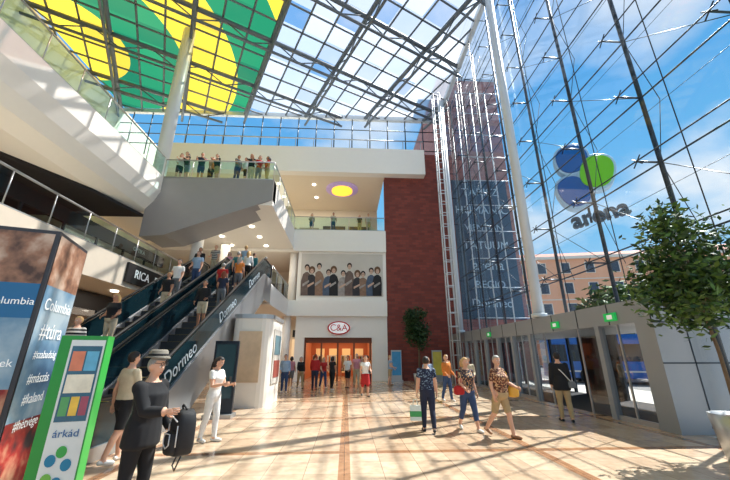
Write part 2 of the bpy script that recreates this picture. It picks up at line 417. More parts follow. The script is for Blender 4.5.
p=person('woman',(2.95,8.9,0),head=10,H=1.66,sex='f',top=multi,bot=jeans,leg=1.6,hair='blond',hairlen=.1,legs=((20,8),(-14,18)),arms=((-10,12,30,0),(12,12,50,.2)),vox=.015,turn=20,fat=1.1,shoe=shoe_w)
sb=B(); bag(sb,(.27,.12,.80),.26,.1,.2,redc); sb.path([(.2,.12,1.0),(.17,.05,1.3),(.13,0,1.40),(.2,-.06,1.3),(.3,.1,1.0)],.008,redc,5); child(sb,'handbag',p)
p=person('woman',(3.45,8.2,0),head=30,H=1.7,sex='f',top=floral,bot=khaki,leg=.95,hair='grey',legs=((18,10),(-16,22)),arms=((20,14,50,.2),(-10,12,26,0)),vox=.015,turn=-20,fat=1.2,sleeve=.8,shoe=shoe_n)
sb=B(); yl=M('handbag_yellow',C(216,160,50),.5); bag(sb,(-.30,.16,.80),.30,.12,.24,yl); sb.path([(-.2,.16,1.0),(-.2,.1,1.3),(-.14,0,1.42),(-.22,-.06,1.3),(-.38,.12,1.0)],.01,yl,5); child(sb,'handbag',p)
p=person('man',(5.95,9.9,0),head=165,H=1.76,top=blk,bot=khaki,sleeve=1.9,hair='dark',legs=((6,6),(-5,8)),arms=((0,9,16,0),(4,9,16,0)),vox=.015,fat=1.12,jacket=True)
sb=B(); sb.path([(-.16,.02,1.45),(0,-.14,1.28),(.2,-.13,1.02)],.012,wht,6); bag(sb,(.23,-.10,.84),.20,.1,.18,grey); child(sb,'shoulder_bag',p)
p=person('woman',(.85,16.0,0),head=10,H=1.68,sex='f',top=wht,bot=redc,sleeve=.4,leg=1.2,hair='dark',hairlen=.15,legs=((14,6),(-12,16)),arms=((10,14,60,.2),(-6,12,20,0)),skirt=.52)
tops=[wht,blk,redc,lblue,grey,teal,orange,pink,green,navy,beige,floral,multi,stripes]
bots=[jeans,blk,khaki,navy,grey,beige]
def rnd(loc,head,**k):
    sex=random.choice('mf'); a=random.uniform(4,16); 
    kw=dict(H=random.uniform(1.62,1.82) if sex=='m' else random.uniform(1.56,1.72),sex=sex,top=random.choice(tops),bot=random.choice(bots),skin=random.randint(0,1),
      hair=random.choice(['dark','dark','brown','blond','grey','red']),hairlen=(random.choice([.1,.2,.25]) if sex=='f' else 0),sleeve=random.choice([.45,.6,.6,1.9]),
      leg=random.choice([2,2,2,.9]),legs=((a,a*.7),(-a*.8,a)),arms=((random.uniform(-12,20),9,random.uniform(10,70),.1),(random.uniform(-12,20),9,random.uniform(10,70),.1)),
      turn=random.uniform(-25,25),vox=.026,fat=random.choice([1,1,1.1,1.2]),shoe=random.choice([shoe_b,shoe_w,shoe_n]))
    kw.update(k); return person('man' if kw['sex']=='m' else 'woman',loc,head,**kw)
for x,y,h,k in [(3.3,14.6,0,dict(top=lblue)),(3.95,14.2,30,dict(top=orange,hair='blond')),(4.6,13.5,-20,dict(top=beige,sex='m',hair='grey',hairlen=0)),(4.9,17.5,20,{}),
    (-3.0,20.2,170,{}),(-2.4,19.6,20,dict(top=blk)),(-1.6,19.0,180,{}),(-1.2,19.7,30,dict(top=redc)),(-.7,18.9,150,dict(top=blk,bot=blk)),(0.1,19.8,-30,dict(top=wht)),(.6,20.6,0,{}),(1.2,20.2,190,dict(top=orange)),(-2.9,17.6,10,dict(top=lblue)),(2.6,21.5,90,{})]:
    rnd((x,y,0),h,**k)
# escalator riders
def ez(y):
    if y>17.35: return 5.4
    n=math.floor((y-8)/.4); return max(0,(n+1)*.2310)
for x,y,h,k in [(-5.0,12.2,0,dict(top=blk,hair='dark')),(-4.85,13.4,180,dict(top=navy)),(-5.2,14.2,180,dict(top=redc)),(-4.8,15.0,180,dict(top=orange)),(-5.15,15.8,180,dict(top=teal)),(-4.8,16.4,180,dict(top=wht)),(-5.2,16.9,180,dict(top=lblue)),
    (-6.9,9.4,0,dict(top=stripes,sex='m',hairlen=0)),(-7.15,11.0,0,dict(top=blk,skin=1)),(-6.7,13.0,0,dict(top=blk)),(-7.0,14.2,0,dict(top=wht)),(-6.8,15.4,0,dict(top=lblue)),(-7.1,16.2,0,dict(top=blk)),(-6.7,17.0,0,{}),(-6.5,18.4,0,dict(top=pink)),(-5.2,18.6,160,{}),(-7.6,19.6,40,dict(top=wht)),(-5.8,20.2,20,dict(top=redc)),(-4.8,19.6,150,dict(top=khaki))]:
    y2=8+.4*math.floor((y-8)/.4)+.2 if y<17.35 else y
    rnd((x,y2,ez(y2)),h,legs=((3,4),(-2,4)),**k)
# balcony visitors leaning or chatting at the rail
rl=((40,10,50,.2),(36,10,54,.2))
for x,y,h,k in [(-9.55,17.45,40,dict(top=wht)),(-9.1,17.4,-20,dict(top=blk,lean=14,arms=rl)),(-8.35,17.4,15,dict(top=navy,lean=12,arms=rl)),(-7.95,17.75,80,dict(top=orange)),(-7.45,17.42,-30,dict(top=blk,lean=10,arms=rl)),
    (-6.35,17.45,60,dict(top=grey)),(-6.0,17.8,-70,dict(top=wht)),(-5.55,17.4,0,dict(top=blk,lean=14,arms=rl)),(-5.15,17.42,30,dict(top=redc,lean=8)),(-4.7,17.6,-60,dict(top=redc))]:
    rnd((x,y,10.8),h,**dict(dict(legs=((2,3),(-2,3)),H=random.uniform(1.72,1.88)),**k))
for x in (-2.9,-1.2,.9,1.6): rnd((x,25.4,10.8),random.uniform(-30,30),legs=((2,3),(-2,3)))

# ------------------------------------------------------------------ room shell
b=B(); b.box(-20,8,-8,34,-.2,0,tile_floor()); b.obj('floor')
b=B(); asph=M('asphalt',C(120,118,116),.9,var=.15,scale=8); b.box(8,140,-40,150,-.25,-.05,asph)
pvm=M('paving_light',C(186,180,170),.85,var=.1); b.box(8.02,15,-10,40,-.05,-.01,pvm); b.obj('street_ground')
b=B(); b.box(2.9,8,25,25.6,0,17.9,brick); b.box(8,13.4,25,25.6,-.05,26,brick_o); b.box(8,13.4,25.6,40,-.05,26,brick_o); b.box(8,13.6,25.0,40,26,26.3,metal); b.obj('wall_brick')
b=B(); b.box(-20.3,-20,-8,34,0,22.3,cream); b.obj('wall_left')
b=B(); b.box(-20,2.9,32,32.3,0,15.6,cream); b.obj('wall_back')
b=B(); b.box(-3.6,-2.95,25,25.3,0,4.3,white); b.box(1.8,2.9,25,25.3,0,4.3,white); b.box(-2.95,1.8,25,25.3,2.85,4.3,white); b.obj('wall_shopfront')
b=B(); b.box(-15,6.2,24.3,25.0,15.6,17.9,white); b.box(-15,2.9,25,25.6,17.6,17.9,white); b.box(-20,2.9,25.0,32,15.6,16.1,cream); b.obj('wall_upper_band')
# level 2
b=B()
b.prism([(-10,10.8),(-10,9.9),(-10.25,9.35),(-10.6,8.9),(-11.2,8.6),(-20,8.6),(-20,10.8)],'y',-8,17,white)
b.box(-20,-4.1,17,25,9.3,10.8,white); b.box(-20,2.9,25,32,9.1,10.8,white); b.box(-4.1,2.9,24.75,25,9.1,10.8,white)
b.prism([(-4.1,10.78),(-4.1,9.6),(-9.4,7.5),(-10.6,7.4),(-10.6,10.78)],'y',16.9,17.6,grey_clad)
b.prism([(-4.2,9.7),(-9.4,7.6),(-10.6,7.5),(-10.6,9.7)],'y',17.6,19.2,grey_clad)
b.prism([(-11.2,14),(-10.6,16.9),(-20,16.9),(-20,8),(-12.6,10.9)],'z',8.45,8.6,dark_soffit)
b.obj('upper_gallery_slab')
# level 1
b=B()
b.box(-20,-9,-8,18.95,4.3,5.4,cream); b.box(-20,-4.2,18.95,25,4.3,5.4,white); b.box(-20,2.9,25,27,4.3,5.4,white); b.box(-4.2,2.9,24.75,25,4.3,5.4,white); b.obj('lower_gallery_slab')
b=B(); b.box(-3.7,2.9,25.0,25.2,5.4,9.1,white); b.obj('wall_mural')
# galleries: downlights
for nm,pts,z in (('a',[(x,y) for y in (18.2,20.2,22.2,24.2) for x in (-6,-8.5)],9.3),('b',[(x,y) for y in (20.2,22.2,24.2) for x in (-6,-8.5)],4.3),('c',[(x,y) for y in (26.5,29) for x in (-12,-9,-6,-3)],15.6),('d',[(-9.9,y) for y in (6,9,12,15)],4.3)):
    b=B()
    for x,y in pts: b.tube((x,y,z),(x,y,z-.06),.15,white_emit,n=12)
    b.obj('recessed_downlights')
b=B(); yel=M('lamp_amber',C(255,190,60),.5,emit=1.6); pur=M('lamp_halo',C(176,150,190),.5,emit=.35)
b.tube((-.6,27.2,15.59),(-.6,27.2,15.45),1.4,pur,n=32); b.tube((-.6,27.2,15.45),(-.6,27.2,15.3),.9,yel,n=32); b.obj('ceiling_lamp')
# columns
b=B(); b.tube((-10.7,17.6,10.8),(-10.7,17.6,22.0),.36,white_steel,n=24); b.obj('round_column')
for x,y,z0,z1 in [(-4.3,25.3,0,4.3),(-4.1,25.6,5.4,9.1),(-8.8,24,5.4,9.3),(-8.8,24,0,4.3),(-8.8,19.5,5.4,9.3)]:
    b=B(); b.tube((x,y,z0),(x,y,z1),.32,white,n=20); b.obj('round_column')

def rail(name,pts,z,h=1.05,gm=bal_glass,out=None):
    b=B()
    for i in range(len(pts)-1):
        p,q=V((*pts[i],0)),V((*pts[i+1],0)); L=(q-p).length; n=max(1,round(L/1.5)); d=(q-p)/n
        for k in range(n):
            a=p+d*(k+.02); c=p+d*(k+.98)
            b.quad([(a.x,a.y,z),(c.x,c.y,z),(c.x,c.y,z+h-.05),(a.x,a.y,z+h-.05)],gm)
            b.tube((p+d*k)+V((0,0,z)),(p+d*k)+V((0,0,z+h)),.02,metal,n=6)
        b.tube(p+V((0,0,z+h)),q+V((0,0,z+h)),.035,metal,n=8)
        b.tube(p+V((0,0,z+.03)),q+V((0,0,z+.03)),.03,metal,n=6)
    b.obj(name)
rail('glass_balustrade',[(-10.05,-6),(-10.05,16.8)],10.8,1.15)
rail('glass_balustrade',[(-10.05,16.96),(-4.15,16.96),(-4.15,24.82),(2.85,24.82)],10.8,1.1)
rail('glass_balustrade',[(-4.25,19.0),(-4.25,24.7)],5.4,1.05)
rail('glass_balustrade',[(-9.06,-6),(-9.06,18.9)],5.4,1.05)

# mural poster
b=B(); mw=M('mural_paper',C(206,198,186),.7,var=.1,scale=1); b.box(-3.45,2.65,24.94,25.0,5.75,8.95,mw)
ink=[M('mural_ink_%d'%i,C(*c),.8,var=.45,scale=5) for i,c in enumerate([(54,52,56),(110,92,84),(160,152,146),(34,34,36),(78,92,112),(140,110,90)])]
fl=M('mural_face',C(200,166,144),.8,var=.25,scale=8); mh=[M('mural_hair_a',C(50,36,30),.8),M('mural_hair_b',C(104,74,50),.8),M('mural_hair_c',C(24,22,24),.8)]
for i in range(11):
    x=-3.05+i*.53+random.uniform(-.08,.08); h=random.uniform(1.9,2.75); m1=ink[(i*5+1)%6]; z0=5.78; tl=random.uniform(-.1,.1)
    prof=[(x-.33,z0),(x-.36,z0+h*.42),(x-.27+tl,z0+h*.64),(x-.08+tl,z0+h*.70),(x+.08+tl,z0+h*.70),(x+.27+tl,z0+h*.62),(x+.36,z0+h*.42),(x+.33,z0)]
    yy=24.935-i*.0012; x+=tl
    b.quad([(px,yy,pz) for px,pz in prof],m1)
    hs=1.1 if i%3==1 else .84
    b.quad([(x+math.cos(t)*.22*hs,yy-.003,z0+h*.85+math.sin(t)*.27*hs) for t in [2*math.pi*k/16 for k in range(16)]],mh[i%3])
    b.quad([(x+math.cos(t)*.13,yy-.006,z0+h*.81+math.sin(t)*.19) for t in [2*math.pi*k/16 for k in range(16)]],fl)
    for sx in(-.05,.05): b.quad([(x+sx-.022,yy-.008,z0+h*.81+.02),(x+sx+.022,yy-.008,z0+h*.81+.02),(x+sx+.022,yy-.008,z0+h*.81+.045),(x+sx-.022,yy-.008,z0+h*.81+.045)],mh[2])
    b.quad([(x-.26,yy-.006,z0+h*.26),(x+.2,yy-.006,z0+h*.40),(x+.17,yy-.006,z0+h*.46),(x-.28,yy-.006,z0+h*.34)],fl if i%2 else ink[2])
b.obj('wall_mural_poster')
# clothing shop interior
b=B(); oi=M('shop_orange_glow',C(176,92,52),.6,emit=.22); ow=M('shop_wood',C(120,66,38),.5)  # orange shop walls emit a faint glow in place of shop lighting
b.box(-2.95,1.8,31.0,31.2,0,2.85,oi); b.box(-3.05,-2.95,25.35,31.2,0,2.85,oi); b.box(1.8,1.9,25.35,31.2,0,2.85,oi); b.box(-2.95,1.8,25.35,31,2.85,2.95,ow)
b.box(-2.95,1.8,25.35,25.45,2.5,2.85,ow)
for x in (-2.9,-1.75,-.6,.55,1.7): b.box(x-.06,x+.06,25.35,25.45,0,2.5,ow)
for x in (-2.2,-1.1,0,1.1):
    b.box(x-.35,x+.35,30.6,30.9,.3,2.2,M('shop_shelf',C(230,190,130),.6,emit=.4))
    for k in range(6): b.box(x-.33+k*.11,x-.25+k*.11,28,28.5,.5,1.6,random.choice([redc,wht,blk,lblue,orange]))
    b.tube((x-.4,28.25,1.65),(x+.4,28.25,1.65),.02,metal,n=6)
    for sx in(-.38,.38): b.tube((x+sx,28.25,0),(x+sx,28.25,1.65),.02,metal,n=6)
    b.box(x-.3,x+.3,27,27.5,2.80,2.84,warm_emit)
b.obj('clothing_shop_interior')
e=bpy.data.objects.new('shop_sign',None); scene.collection.objects.link(e)
b=B(); 
def disc(b,cx,y,cz,rx,rz,th,mat,n=28): b.prism([(cx+math.cos(t)*rx,cz+math.sin(t)*rz) for t in [2*math.pi*k/n for k in range(n)]],'y',y-th,y,mat)
disc(b,-.55,25.0,3.5,.8,.46,.12,red); disc(b,-.55,24.88,3.5,.7,.38,.02,M('sign_white',C(245,245,245),.5,emit=.3)); b.obj('oval_plate',parent=e)
text('letters','C&A',.62,(-.55,24.84,3.5),(1,0,0),(0,0,1),red,e)

# left shops
def shopfront(name,x,y0,y1,z0,z1,seed,sign):
    random.seed(seed); b=B()
    b.box(x-.2,x,y0,y1,z1-.7,z1,dark); b.box(x-3.2,x-3.0,y0,y1,z0,z1,M('shop_inner',C(120,96,76),.7,emit=.12))
    n=int((y1-y0)/2.2); d=(y1-y0)/n
    for i in range(n):
        y=y0+i*d; b.box(x-.1,x,y-.05,y+.05,z0,z1-.7,dark_steel)
        b.quad([(x-.05,y+.05,z0),(x-.05,y+d-.05,z0),(x-.05,y+d-.05,z1-.7),(x-.05,y+.05,z1-.7)],shop_glass)
        b.box(x-1.6,x-1.0,y+.5,y+d-.5,z0,z0+random.uniform(.8,1.8),random.choice([ow,redc,wht,lblue,orange]))
        b.box(x-1.5,x-1.3,y+.6,y+d-.6,z1-.05,z1-.02,warm_emit)
    o=b.obj(name)
    for i,sg in enumerate(sign): text('sign_letters',sg,.36,(x+.02,y0+(i+.75)*(y1-y0)/len(sign),z1-.35),(0,1,0),(0,0,1),text_d,o)
shopfront('shop_front_street',-11,0,25,0,4.25,3,['SPORT','OUTDOOR','CAFE','SHOES'])
shopfront('shop_front_gallery',-13.5,0,25,5.4,8.4,5,['MODA','OPTIKA'])
shopfront('shop_front_upper',-15.5,0,24,10.8,15.4,6,['KINO','FOOD','PIZZA'])
b=B(); b.box(-20,-13.5,31.5,31.9,0,4.3,dark)
for i,x in enumerate((-12,-9.5,-7,-4.8)):
    b.box(x,x+1.9,31.8,31.95,.3,3.0,M('shop_glow',C(220,190,150),.6,emit=.8)); b.box(x,x+1.9,31.8,31.9,3.2,3.8,dark)
    b.box(x,x+1.9,31.8,31.95,11.0,13.6,M('shop_glow2',C(150,130,110),.6,emit=.3)); b.box(x,x+1.9,31.8,31.95,5.8,8,dark)
for x in (-2.5,0): b.box(x,x+2.2,31.8,31.95,11.0,13.8,M('shop_dark_front',C(70,50,44),.4,emit=.1))
b.obj('shop_windows_rear')
# dark fascia sign on the lower gallery edge
b=B(); b.box(-9.0,-8.9,14.0,18.6,4.5,5.3,dark); o=b.obj('fascia_sign')
text('letters','RICA   DORMEO',.5,(-8.89,16.3,4.9),(0,1,0),(0,0,1),text_w,o)

# ------------------------------------------------------------------ escalators
def escalator(xa,xb,txt=True):
    e=bpy.data.objects.new('escalator',None); scene.collection.objects.link(e)
    b=B(); S=math.tan(R(30))
    up=lambda o:[(6.3,max(0,o)),(8-.27*o,o),(17.35-.27*o,5.4+o),(18.93,5.4+o)]
    for x0,x1 in ((xa,xa+.12),(xb-.12,xb)):
        b.prism([(6.3,0)]+up(.22)+[(18.93,4.35),(17.6,4.35),(9.9,0)],'x',x0,x1,metal)
        b.prism([(6.75,.22),(7.96,.22),(17.28,5.6),(18.6,5.62),(18.6,6.3),(17.1,6.3),(7.75,.9),(6.75,.9)],'x',x0+.045,x0+.075,teal_glass)
        hp=[(6.5,.3),(6.38,.45),(6.36,.7),(6.46,.9),(6.65,.98),(7.75,.98),(17.1,6.38),(18.7,6.38),(18.9,6.28),(18.93,6.05),(18.85,5.75)]
        b.path([((x0+x1)/2,y,z) for y,z in hp],.045,black,8)
    b.prism([(17.6,4.35),(18.93,4.35),(18.93,4.45),(17.5,4.45),(9.9,.06),(9.9,0)],'x',xa+.12,xb-.12,grey_clad)
    b.box(xa+.12,xb-.12,6.3,8,0,.03,metal); b.box(xa+.12,xb-.12,17.35,18.93,5.3,5.4,metal)
    yl=M('step_edge_yellow',C(200,170,60),.6); st=M('step_metal',C(70,70,74),.4,metal=.6)
    for i in range(24):
        y=8+i*.4; z=(i+1)*.231
        if y>17.3: break
        z=min(z,5.4); b.box(xa+.13,xb-.13,y,y+.42,z-.3,z,st); b.box(xa+.13,xb-.13,y,y+.03,z,z+.004,yl)
    b.obj('body',parent=e)
    s,c=math.sin(R(30)),math.cos(R(30))
    for y in (9.6,12.6,15.6):
        text('letters','Dormeo',.5,(xb-.035,y,(y-8)*S+.60),(0,c,s),(0,-s,c),text_d,e,ext=.003)
    return e
escalator(-5.8,-4.2); escalator(-7.7,-6.1)

def rbox(b,x0,x1,y0,y1,z0,z1,r,mat):
    pts=[]
    for cx,cy,a0 in ((x1-r,y1-r,0),(x0+r,y1-r,90),(x0+r,y0+r,180),(x1-r,y0+r,270)):
        for k in range(5): t=R(a0+k*22.5); pts.append((cx+math.cos(t)*r,cy+math.sin(t)*r))
    b.prism(pts,'z',z0,z1,mat)
b=B(); pw=M('pylon_white',C(232,226,216),.4,var=.02)
rbox(b,-4.1,-2.7,12.8,15.3,0,2.95,.35,pw); rbox(b,-4.14,-2.66,12.76,15.34,2.95,3.1,.38,metal); b.box(-2.7,-2.66,13.3,14.8,.7,2.6,M('poster_grey',C(190,184,176),.5,var=.5,scale=2)); b.box(-2.66,-2.65,13.5,14.6,.9,1.5,M('poster_accent',C(140,70,60),.5,var=.4)); b.box(-2.66,-2.65,13.5,14.6,1.7,2.4,M('poster_teal',C(90,120,130),.5,var=.4))
b.box(-3.8,-3.0,12.76,12.8,.8,2.5,M('poster_tan',C(206,180,150),.5,var=.4,scale=2)); b.obj('advert_pylon')
b=B(); b.box(-3.95,-3.25,11.0,11.1,.1,2.1,dark_steel); b.box(-3.88,-3.32,10.98,11.0,.5,2.0,M('screen_dark',C(40,60,66),.15,var=.4,scale=2,emit=.3)); b.box(-4.0,-3.2,10.8,11.3,0,.1,metal); b.obj('display_stand')

# digital kiosk (near left)
b=B(); kg=M('kiosk_green',C(40,150,60),.35); ks=M('kiosk_screen',C(44,84,104),.1,var=.6,scale=4,emit=.3); kw=M('kiosk_white',C(226,232,230),.3)
K0,K1=V((-3.40,4.42,0)),V((-2.95,4.56,0)); kd=(K1-K0); kn=V((kd.y,-kd.x,0)).normalized()
b.prism([tuple(K0.xy),tuple(K1.xy),tuple((K1-kn*.25).xy),tuple((K0-kn*.25).xy)],'z',0,1.92,kg)
def onface(b,u0,u1,z0,z1,mat,o=.006):
    a=K0+kd*u0+kn*o; c=K0+kd*u1+kn*o
    b.quad([(a.x,a.y,z0),(c.x,c.y,z0),(c.x,c.y,z1),(a.x,a.y,z1)],mat)
onface(b,.24,.97,.1,1.87,kw); onface(b,.29,.93,.98,1.80,ks,.01)
for u0,u1,z0,z1,c in ((.33,.60,1.52,1.74,(200,120,90)),(.63,.89,1.52,1.74,(90,160,190)),(.33,.89,1.28,1.48,(216,210,190)),(.33,.50,1.04,1.24,(80,150,90)),(.53,.70,1.04,1.24,(220,180,70)),(.73,.89,1.04,1.24,(150,70,90))):
    onface(b,u0,u1,z0,z1,M('kiosk_tile_%d_%d'%(c[0],c[1]),C(*c),.3,var=.4,scale=9,emit=.15),.013)
for k,(u,z,c) in enumerate([(.42,.60,(30,130,170)),(.60,.68,(60,170,80)),(.74,.55,(30,130,170)),(.42,.42,(120,190,80)),(.62,.38,(30,130,170))]):
    a=K0+kd*u+kn*.012
    b.quad([tuple(a+kd.normalized()*math.cos(t)*.05+V((0,0,z+math.sin(t)*.06))) for t in [2*math.pi*i/14 for i in range(14)]],M('kiosk_dot%d'%k,C(*c),.5))
o=b.obj('information_kiosk')
text('letters','árkád',.11,K0+kd*.6+kn*.015+V((0,0,.86)),kd,(0,0,1),M('lettering_blue',C(30,100,160),.5),o,ext=.001)

# banner pylon
def landscape(name,c1,c2,c3,sc):
    m,nt,out=nodes(name); bs=nt.nodes.new('ShaderNodeBsdfPrincipled'); bs.inputs['Roughness'].default_value=.5
    tc=nt.nodes.new('ShaderNodeTexCoord'); no=nt.nodes.new('ShaderNodeTexNoise'); no.inputs['Scale'].default_value=sc; no.inputs['Detail'].default_value=6
    nt.links.new(tc.outputs['Object'],no.inputs['Vector']); r=nt.nodes.new('ShaderNodeValToRGB'); el=r.color_ramp.elements
    el[0].position=.35; el[0].color=c1; el[1].position=.65; el[1].color=c3; x=el.new(.5); x.color=c2
    nt.links.new(no.outputs[0],r.inputs[0]); nt.links.new(r.outputs[0],bs.inputs['Base Color']); nt.links.new(bs.outputs[0],out.inputs[0]); return m
b=B(); C0,C1=V((-4.05,4.75,0)),V((-4.38,5.75,0)); dv=V((-1.5,-.5,0)); C2,C3=C1+dv,C0+dv
b.prism([tuple(c.xy) for c in (C0,C1,C2,C3)],'z',0,3.35,M('banner_frame',C(60,60,66),.5))
l1=landscape('banner_rock',C(80,58,50),C(160,118,94),C(206,180,160),3.2); l2=landscape('banner_sky',C(60,96,130),C(110,150,180),C(180,200,210),1.2); l3=landscape('banner_red',C(40,34,40),C(150,40,36),C(200,150,120),2.5)
def face(p,q,z0,z1,u0,u1,mat,o=.008):
    d=q-p; n=V((d.y,-d.x,0)).normalized()*o; a=p+d*u0+n; c=p+d*u1+n
    b.quad([(a.x,a.y,z0),(c.x,c.y,z0),(c.x,c.y,z1),(a.x,a.y,z1)],mat)
face(C0,C1,.05,2.6,.03,.97,l2); face(C0,C1,2.6,3.3,.03,.97,l1); face(C0,C1,.05,.9,.03,.97,l3,.012)
face(C3,C0,.05,1.3,.03,.97,l3); face(C3,C0,1.3,2.15,.03,.97,l2); face(C3,C0,2.15,2.6,.03,.97,M('banner_blue',C(40,110,160),.5)); face(C3,C0,2.6,3.3,.03,.97,l1)
o=b.obj('banner_pylon')
for p,q,t,z,s in ((C0,C1,'Columbia',2.35,.22),(C0,C1,'#túra',2.0,.3),(C0,C1,'#szabadság',1.7,.15),(C0,C1,'#mászás',1.4,.18),(C0,C1,'#kaland',1.15,.18),(C0,C1,'#hétvége',.85,.17),(C3,C0,'Columbia',2.36,.13),(C3,C0,'#hegyek',1.6,.13)):
    d=q-p; n=V((d.y,-d.x,0)).normalized(); u=.5 if p is C0 else .81
    text('letters',t,s,p+d*u+n*.02+V((0,0,z)),d,(0,0,1),text_w,o,ext=.001)

# ------------------------------------------------------------------ glass facade
YS=[-2.9,-.2,2.5,5.2,7.9,10.6,13.3,16.0,18.7,21.4,24.1]; ZT=22.3
b=B()
for i in range(len(YS)-1):
    z0=3.1 if YS[i]>=7.9 else 0
    b.quad([(8,YS[i],z0),(8,YS[i+1],z0),(8,YS[i+1],ZT),(8,YS[i],ZT)],wall_glass)
b.quad([(8,24.1,3.1),(8,25,3.1),(8,25,ZT),(8,24.1,ZT)],wall_glass)
b.obj('window_facade')
b=B(); zs=[0.2+2.2*k for k in range(11)]
for y in YS:
    b.tube((8.7,y,-.05 if y<8 else 3.1),(8.7,y,ZT),.062,dark_steel,n=8)
    for z in zs:
        if y>=7.9 and z<3.3: continue
        b.tube((8.0,y,z),(8.7,y,z),.03,dark_steel,n=6)
        b.tube((8.0,y-.14,z-.14),(8.0,y+.14,z+.14),.018,dark_steel,n=5); b.tube((8.0,y-.14,z+.14),(8.0,y+.14,z-.14),.018,dark_steel,n=5)
    zz=[z for z in zs if not(y>=7.9 and z<3.3)]
    for j in range(len(zz)-1):
        b.tube((8.7 if j%2 else 9.3,y,zz[j]),(9.3 if j%2 else 8.7,y,zz[j+1]),.014,dark_steel,n=4)
for z in zs:
    if z<3.3: b.tube((7.97,-3,z),(7.97,7.9,z),.022,dark_steel,n=6)
    else:
        b.tube((7.97,-3,z),(7.97,25,z),.02,dark_steel,n=6)
        b.tube((8.7,-3,z),(8.7,24.1,z),.026,dark_steel,n=6)
        b.tube((7.99,-3,z+1.1),(7.99,25,z+1.1),.008,dark_steel,n=4)
for i in range(len(YS)-1):
    y=(YS[i]+YS[i+1])/2
    b.tube((7.98,y,3.1 if YS[i]>=7.9 else 0),(7.98,y,ZT),.014,dark_steel,n=5)
    for z in zs[2::2]:
        b.tube((8.7,YS[i],z),(8.7,YS[i+1],min(z+2.2,ZT)),.012,dark_steel,n=4)
b.obj('facade_cable_frame')
for y in (-5,4.2,13.45,23.3):  # the two nearest columns stand out of view, added only for their shadows
    b=B(); z0=3.1 if y>8 else 0
    b.tube((7.65,y,z0),(7.65,y,22.0),.2,white_steel,n=20); b.tube((7.65,y,z0),(7.65,y,z0+.15),.3,white_steel,n=20); b.obj('facade_column')
b=B()
for dx,dy in ((0,0),(.5,0),(0,.5),(.5,.5)): b.tube((6.7+dx,22.2+dy,0),(6.7+dx,22.2+dy,22),.05,white_steel,n=8)
for k in range(25):
    z=.8+k*.88
    if z>22: break
    for p,q in (((6.7,22.2),(7.2,22.2)),((6.7,22.7),(7.2,22.7)),((6.7,22.2),(6.7,22.7))): b.tube((*p,z),(*q,z),.03,white_steel,n=6)
b.obj('lattice_mast')
# glazed steel shaft in front of the outer brick wing
b=B(); gx=[9.4,10.7,12.0,13.3]
for x in gx:
    b.tube((x,24.35,3.08 if x<11.2 else -.05),(x,24.35,24.2),.05,white_steel,n=8)
    for k in range(10): b.tube((x,24.35,4.2+k*2.2),(x,25,4.2+k*2.2),.03,white_steel,n=6)
for k in range(10): b.tube((9.4,24.35,4.2+k*2.2),(13.3,24.35,4.2+k*2.2),.035,white_steel,n=6)
b.quad([(9.4,24.33,4.2),(13.3,24.33,4.2),(13.3,24.33,24.0),(9.4,24.33,24.0)],wall_glass)
b.obj('glazed_shaft_frame')

# entrance pavilion
b=B(); X0,X1=7.5,11.2; YE=24.85
b.box(X0,X1,8.2,YE,2.5,3.08,pav_metal)
for y in np.arange(8.2,YE,1.4): b.box(X0-.012,X0,y,y+.03,2.5,3.08,dark_steel)
b.box(X0,X0+.25,8.2,8.75,0,2.5,pav_metal); 
b.box(X0+.25,X1,8.2,8.35,0,2.5,pav_metal)
for x in (8.3,9.1,9.9,10.7): b.box(x,x+.025,8.188,8.2,0,3.08,dark_steel)
b.box(X0,X1,8.188,8.2,1.5,1.53,dark_steel)
b.box(X0,X1,8.185,8.2,2.45,2.48,dark_steel)
bays=[8.75,10.2,14.2,15.8,17.4,19,20.6,22.2,23.8,YE]
for y in bays[1:-1]: b.box(X0,X0+.18,y-.09,y+.09,0,2.5,pav_metal)
for i in range(len(bays)-1):
    y0,y1=bays[i]+.09,bays[i+1]-.09
    if i==1:
        for q0,q1 in ((y0,y0+.9),(y1-.9,y1)):
            b.quad([(X0+.1,q0,.05),(X0+.1,q1,.05),(X0+.1,q1,2.45),(X0+.1,q0,2.45)],shop_glass)
            for yy in (q0,q1): b.box(X0+.08,X0+.12,yy-.025,yy+.025,0,2.5,metal)
        continue
    b.quad([(X0+.1,y0,.05),(X0+.1,y1,.05),(X0+.1,y1,2.45),(X0+.1,y0,2.45)],shop_glass)
    ym=(y0+y1)/2; b.box(X0+.08,X0+.12,ym-.025,ym+.025,0,2.5,metal); b.box(X0+.06,X0+.14,y0,y1,0,.12,metal)
for y in bays: b.box(X1-.1,X1,y-.07,y+.07,0,2.5,dark_steel)
b.box(X1-.1,X1,14.2,16.6,0,2.5,dark)
b.quad([(X1-.05,16.6,0),(X1-.05,YE,0),(X1-.05,YE,2.5),(X1-.05,16.6,2.5)],shop_glass)
b.box(X0+.2,X1,8.4,YE,-.04,.004,M('entrance_mat',C(46,44,46),.9))
b.obj('entrance_vestibule')
ge=M('exit_green',C(20,150,70),.5,emit=.8)
for y in (12.2,9.5,18.2):
    b=B(); b.box(X0-.06,X0-.012,y-.22,y+.22,2.6,2.82,ge); b.box(X0-.065,X0-.06,y-.1,y+.1,2.65,2.77,text_w); b.obj('exit_sign')

